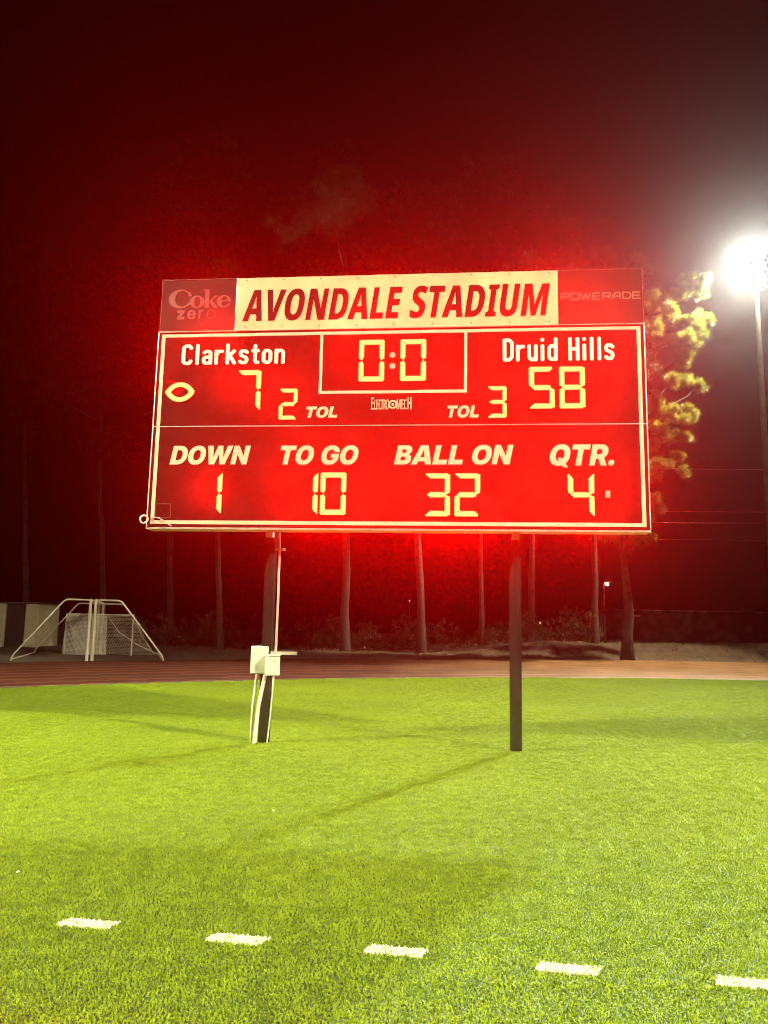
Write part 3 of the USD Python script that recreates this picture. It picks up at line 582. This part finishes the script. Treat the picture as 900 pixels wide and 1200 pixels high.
# dark pines behind
def dark_pine(px, pbase, Y, ptop, r0, label, lean=0.0, seed=0, fork=False):
    b = ray_at(px, pbase, Y); b[2] = float(ground_z(b[0], b[1])) - .15; g = np.random.default_rng(seed)
    t = ray_at(px + lean, ptop, Y) - b; H = t[2]
    tr = thing('pine_tree', label, 'tree', b, 0, 'dark pines behind the scoreboard')
    tk = part(tr, 'trunk', trunk_mesh((0, 0, 0), [t * .5 + [g.normal(0, .15), 0, 0], t], r0, .08, seed), M['bark'], smooth=True)
    cc, rr = [], []
    for k in range(20):
        z = H * g.uniform(.5, 1.02); w = 1.1 + 3.2 * math.sin(math.pi * min(1, max(.12, (1.04 - z / H) / .56))) ; a = g.uniform(0, 2 * np.pi); d = w * g.uniform(.2, 1)
        cc.append(t * (z / H) + [math.cos(a) * d, math.sin(a) * d, 0]); rr.append(g.uniform(.9, 1.7))
    part(tr, 'crown', tufts(cc, rr, [int(110 * r * r) for r in rr], 7, .42, .07, seed + 50), M['needle_unlit'])
    for k in range(0, 20, 3):
        z = max(H * .42, cc[k][2] - 1.2); part(tr, 'branch', limb(t * (z / H), cc[k], .08, seed + k), M['bark'])
    if fork: part(tr, 'branch', limb(t * .26, t * .26 + [-1.3, .3, 6.0], .09, seed), M['bark'])
    return tr
for i, a in enumerate([(258, 764, 47, 190, .17, 'thin forked pine trunk left of the left post', -12, 1, True), (318, 765, 52, 215, .2, 'dark pine hidden behind the left post', 4, 2, False),
                       (404, 768, 46, 185, .25, 'straight dark pine trunk between the posts, nearest the left post', -3, 3, False), (494, 766, 47, 235, .25, 'leaning dark pine trunk in the middle between the posts', -14, 4, False),
                       (564, 768, 50, 215, .16, 'thin dark pine trunk just left of the right post', 2, 5, False), (622, 768, 48, 250, .2, 'dark pine trunk just right of the right post', 0, 6, False),
                       (697, 757, 48, 300, .22, 'dark pine trunk left of the bright wall lamp', 0, 7, False), (200, 765, 54, 260, .24, 'dim pine beyond the right brace of the goals', 3, 8, False),
                       (120, 765, 58, 330, .24, 'dim pine straight behind the small goal', -3, 9, False), (30, 765, 60, 300, .25, 'dim pine behind the pale shed', 0, 10, False)]):
    dark_pine(*a[:6], lean=a[6], seed=a[7], fork=a[8])
# undergrowth: one dark mass of leaves under the pines
g_ = np.random.default_rng(31)
ux = g_.uniform(-34, 15, 200); uy = g_.uniform(50, 60, 200); ur = g_.uniform(.4, 1.1, 200)
uc = np.stack([ux, uy, ground_z(ux, uy) + g_.uniform(.0, 1.0, 200) ** 2 * 1.6], -1)
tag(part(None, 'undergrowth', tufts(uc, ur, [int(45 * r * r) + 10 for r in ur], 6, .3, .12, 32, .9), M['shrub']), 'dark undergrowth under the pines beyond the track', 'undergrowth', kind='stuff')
# fallen leaves on the bank
n = 5200; lx = g_.uniform(2, 40, n); ly = g_.uniform(37, 58, n); lth = np.degrees(np.arctan2(ly - TC[1], lx - TC[0])); ok = np.hypot(lx - TC[0], ly - TC[1]) > r_far(lth) - .8 * g_.random(n)
lx, ly = lx[ok], ly[ok]; n = len(lx); lz = np.maximum(ground_z(lx, ly), -.0) + .015
a = g_.uniform(0, 2 * np.pi, n); s = g_.uniform(.025, .075, n); tl = g_.normal(0, .5, (n, 2))
q = np.stack([np.stack([lx + s * np.cos(a + k * np.pi / 2) * (1 if k % 2 else .6), ly + s * np.sin(a + k * np.pi / 2) * (1 if k % 2 else .6), lz + s * .5 * (tl[:, 0] * math.cos(k * math.pi / 2) + tl[:, 1] * math.sin(k * math.pi / 2)) + s * .4], -1) for k in range(4)], 1)
tag(part(None, 'fallen_leaves', (q.reshape(-1, 3), np.arange(4 * n).reshape(-1, 4)), M['litter']), 'fallen leaves and litter scattered over the bank by the lit pine', 'leaf litter', kind='stuff')

# long low building on the right, lamps, cables
lb = thing('low_building', 'long dark low building with a pale roof edge beyond the bank', 'building', (30.0, 62.0, 0), -1)
part(lb, 'wall', bx(-11.5, 18, 0, 6, 0, 3.22), M['wall']); part(lb, 'roof_edge', cbox(-11.7, 18.2, -.15, 6.2, 3.225, 3.29, .01), M['cable'])
part(lb, 'wall_plate', cbox(-9.95, -9.3, -.05, -.003, 2.72, 2.86, .01), M['shed'])
for x in np.arange(-9, 18, 3.0): part(lb, 'pilaster', cbox(x - .1, x + .1, -.06, -.004, 0, 3.2, .01), M['wall'])
ll = thing('lamp_post', 'bright lamp on a slim post left of the lit pine trunk', 'lamp', (14.05, 49.0, float(ground_z(14.05, 49.0))), 0)
part(ll, 'post', tube([(0, 0, 0), (0, 0, 2), (0, 0, 3.75)], .045, 8), M['pole_dark']); part(ll, 'arm', tube([(0, 0, 3.7), (.1, -.05, 3.8), (.16, -.08, 3.8)], .03, 6), M['galv'])
part(ll, 'lamp_hood', cbox(.02, .42, -.22, .05, 3.80, 3.86, .02), M['housing']); part(ll, 'bulb', trimesh.creation.icosphere(2, .09).apply_translation([.2, -.1, 3.68]), M['lamp'])
for lab, px, py, Y in (('tiny far lamp between the middle trunks', 480, 704, 56), ('tiny far lamp low beyond the right post', 633, 730, 56)):
    p = ray_at(px, py, Y); z = float(ground_z(p[0], Y)); t = thing('far_lamp', lab, 'lamp', (p[0], Y, z), 0, 'far lamps among the trees')
    part(t, 'post', tube([(0, .1, 0), (0, .1, 1), (0, .1, p[2] - z)], .03, 6), M['pole_dark']); part(t, 'bulb', trimesh.creation.icosphere(1, .03).apply_translation([0, 0, p[2] - z]), M['speck'])
sc = np.array([[ray_at(693 + dx, py, 48.2)] for dx, py in ((0, 722), (4, 735), (2, 748), (6, 742), (-3, 752))])[:, 0]
sbase = np.array([13.9, 48.2, float(ground_z(13.9, 48.2))])
srb = thing('shrub', 'small bush under the bright lamp post', 'shrub', sbase)
part(srb, 'leaves', tufts(sc - sbase, [.4] * 5, [60] * 5, 6, .16, .09, 77), M['needle_lit']); part(srb, 'stem', tube([(0, 0, -.05), (-.2, 0, .6), (-.3, 0, 1.6)], .03, 6), M['bark'])
up_ = thing('utility_pole', 'wooden utility pole beyond the right edge', 'pole', (34.0, 52.0, float(ground_z(34, 52))), 0)
part(up_, 'pole', tube([(0, 0, -.1), (0, 0, 6), (0, 0, 13)], [.16, .14, .11], 12), M['bark'], smooth=50); part(up_, 'crossarm', cbox(-.06, .06, -1.1, 1.1, 12.2, 12.35), M['bark'])
for lab, py, r in (('brightest and thickest cable right of the scoreboard', 612, .035), ('upper thin cable right of the scoreboard', 549, .014), ('thin cable just above the brightest one', 599, .014), ('lowest thin cable below the brightest one', 632, .014)):
    p0, p1 = ray_at(690, py - .5, 52), ray_at(1000, py + 1.5, 52); m_ = (p0 + p1) / 2 - [0, 0, .02]
    t = thing('overhead_cable', lab, 'cable', (p0[0], 52.0, 0), 0, 'overhead cables right of the scoreboard')
    part(t, 'wire', tube([(0, 0, p0[2]), m_ - [p0[0], 52, 0], (p1[0] - p0[0], 0, p1[2])], r, 6), M['cable'])

# scraps lying on the turf
for lab, (x, y), a in (('small white scrap of paper on the turf near the left edge', (-2.27, 5.15), .6), ('pale curled leaf on the turf behind the dashes', (-.9, 6.9), 2.0), ('tiny pale scrap far right on the turf', (4.1, 8.6), 1.1)):
    t = thing('paper_scrap', lab, 'litter', (x, y, .016), math.degrees(a), 'scraps lying on the turf')
    v = .55 * np.array([(-.018, -.012, 0), (.0, -.014, .008), (.02, -.010, .002), (-.016, .012, .006), (.002, .013, .014), (.018, .011, .004)])
    part(t, 'sheet', (v, np.array([[0, 1, 4, 3], [1, 2, 5, 4]])), M['paint'])

# ------------------------------------------------------------------ thin haze, added to imitate lens glow round the lamps
hz = mat(stage, '/World/Looks/haze', {'v': ('principled_volume', {'color': (.95, .95, .95), 'density': HAZE_DENSITY, 'anisotropy': HAZE_G})}, volume='v.volume')
tag(part(None, 'haze', bx(-190, 190, -120, 190, -1.2, 40), hz), 'thin haze added over the field to make the lamps glow', 'haze', kind='stuff')
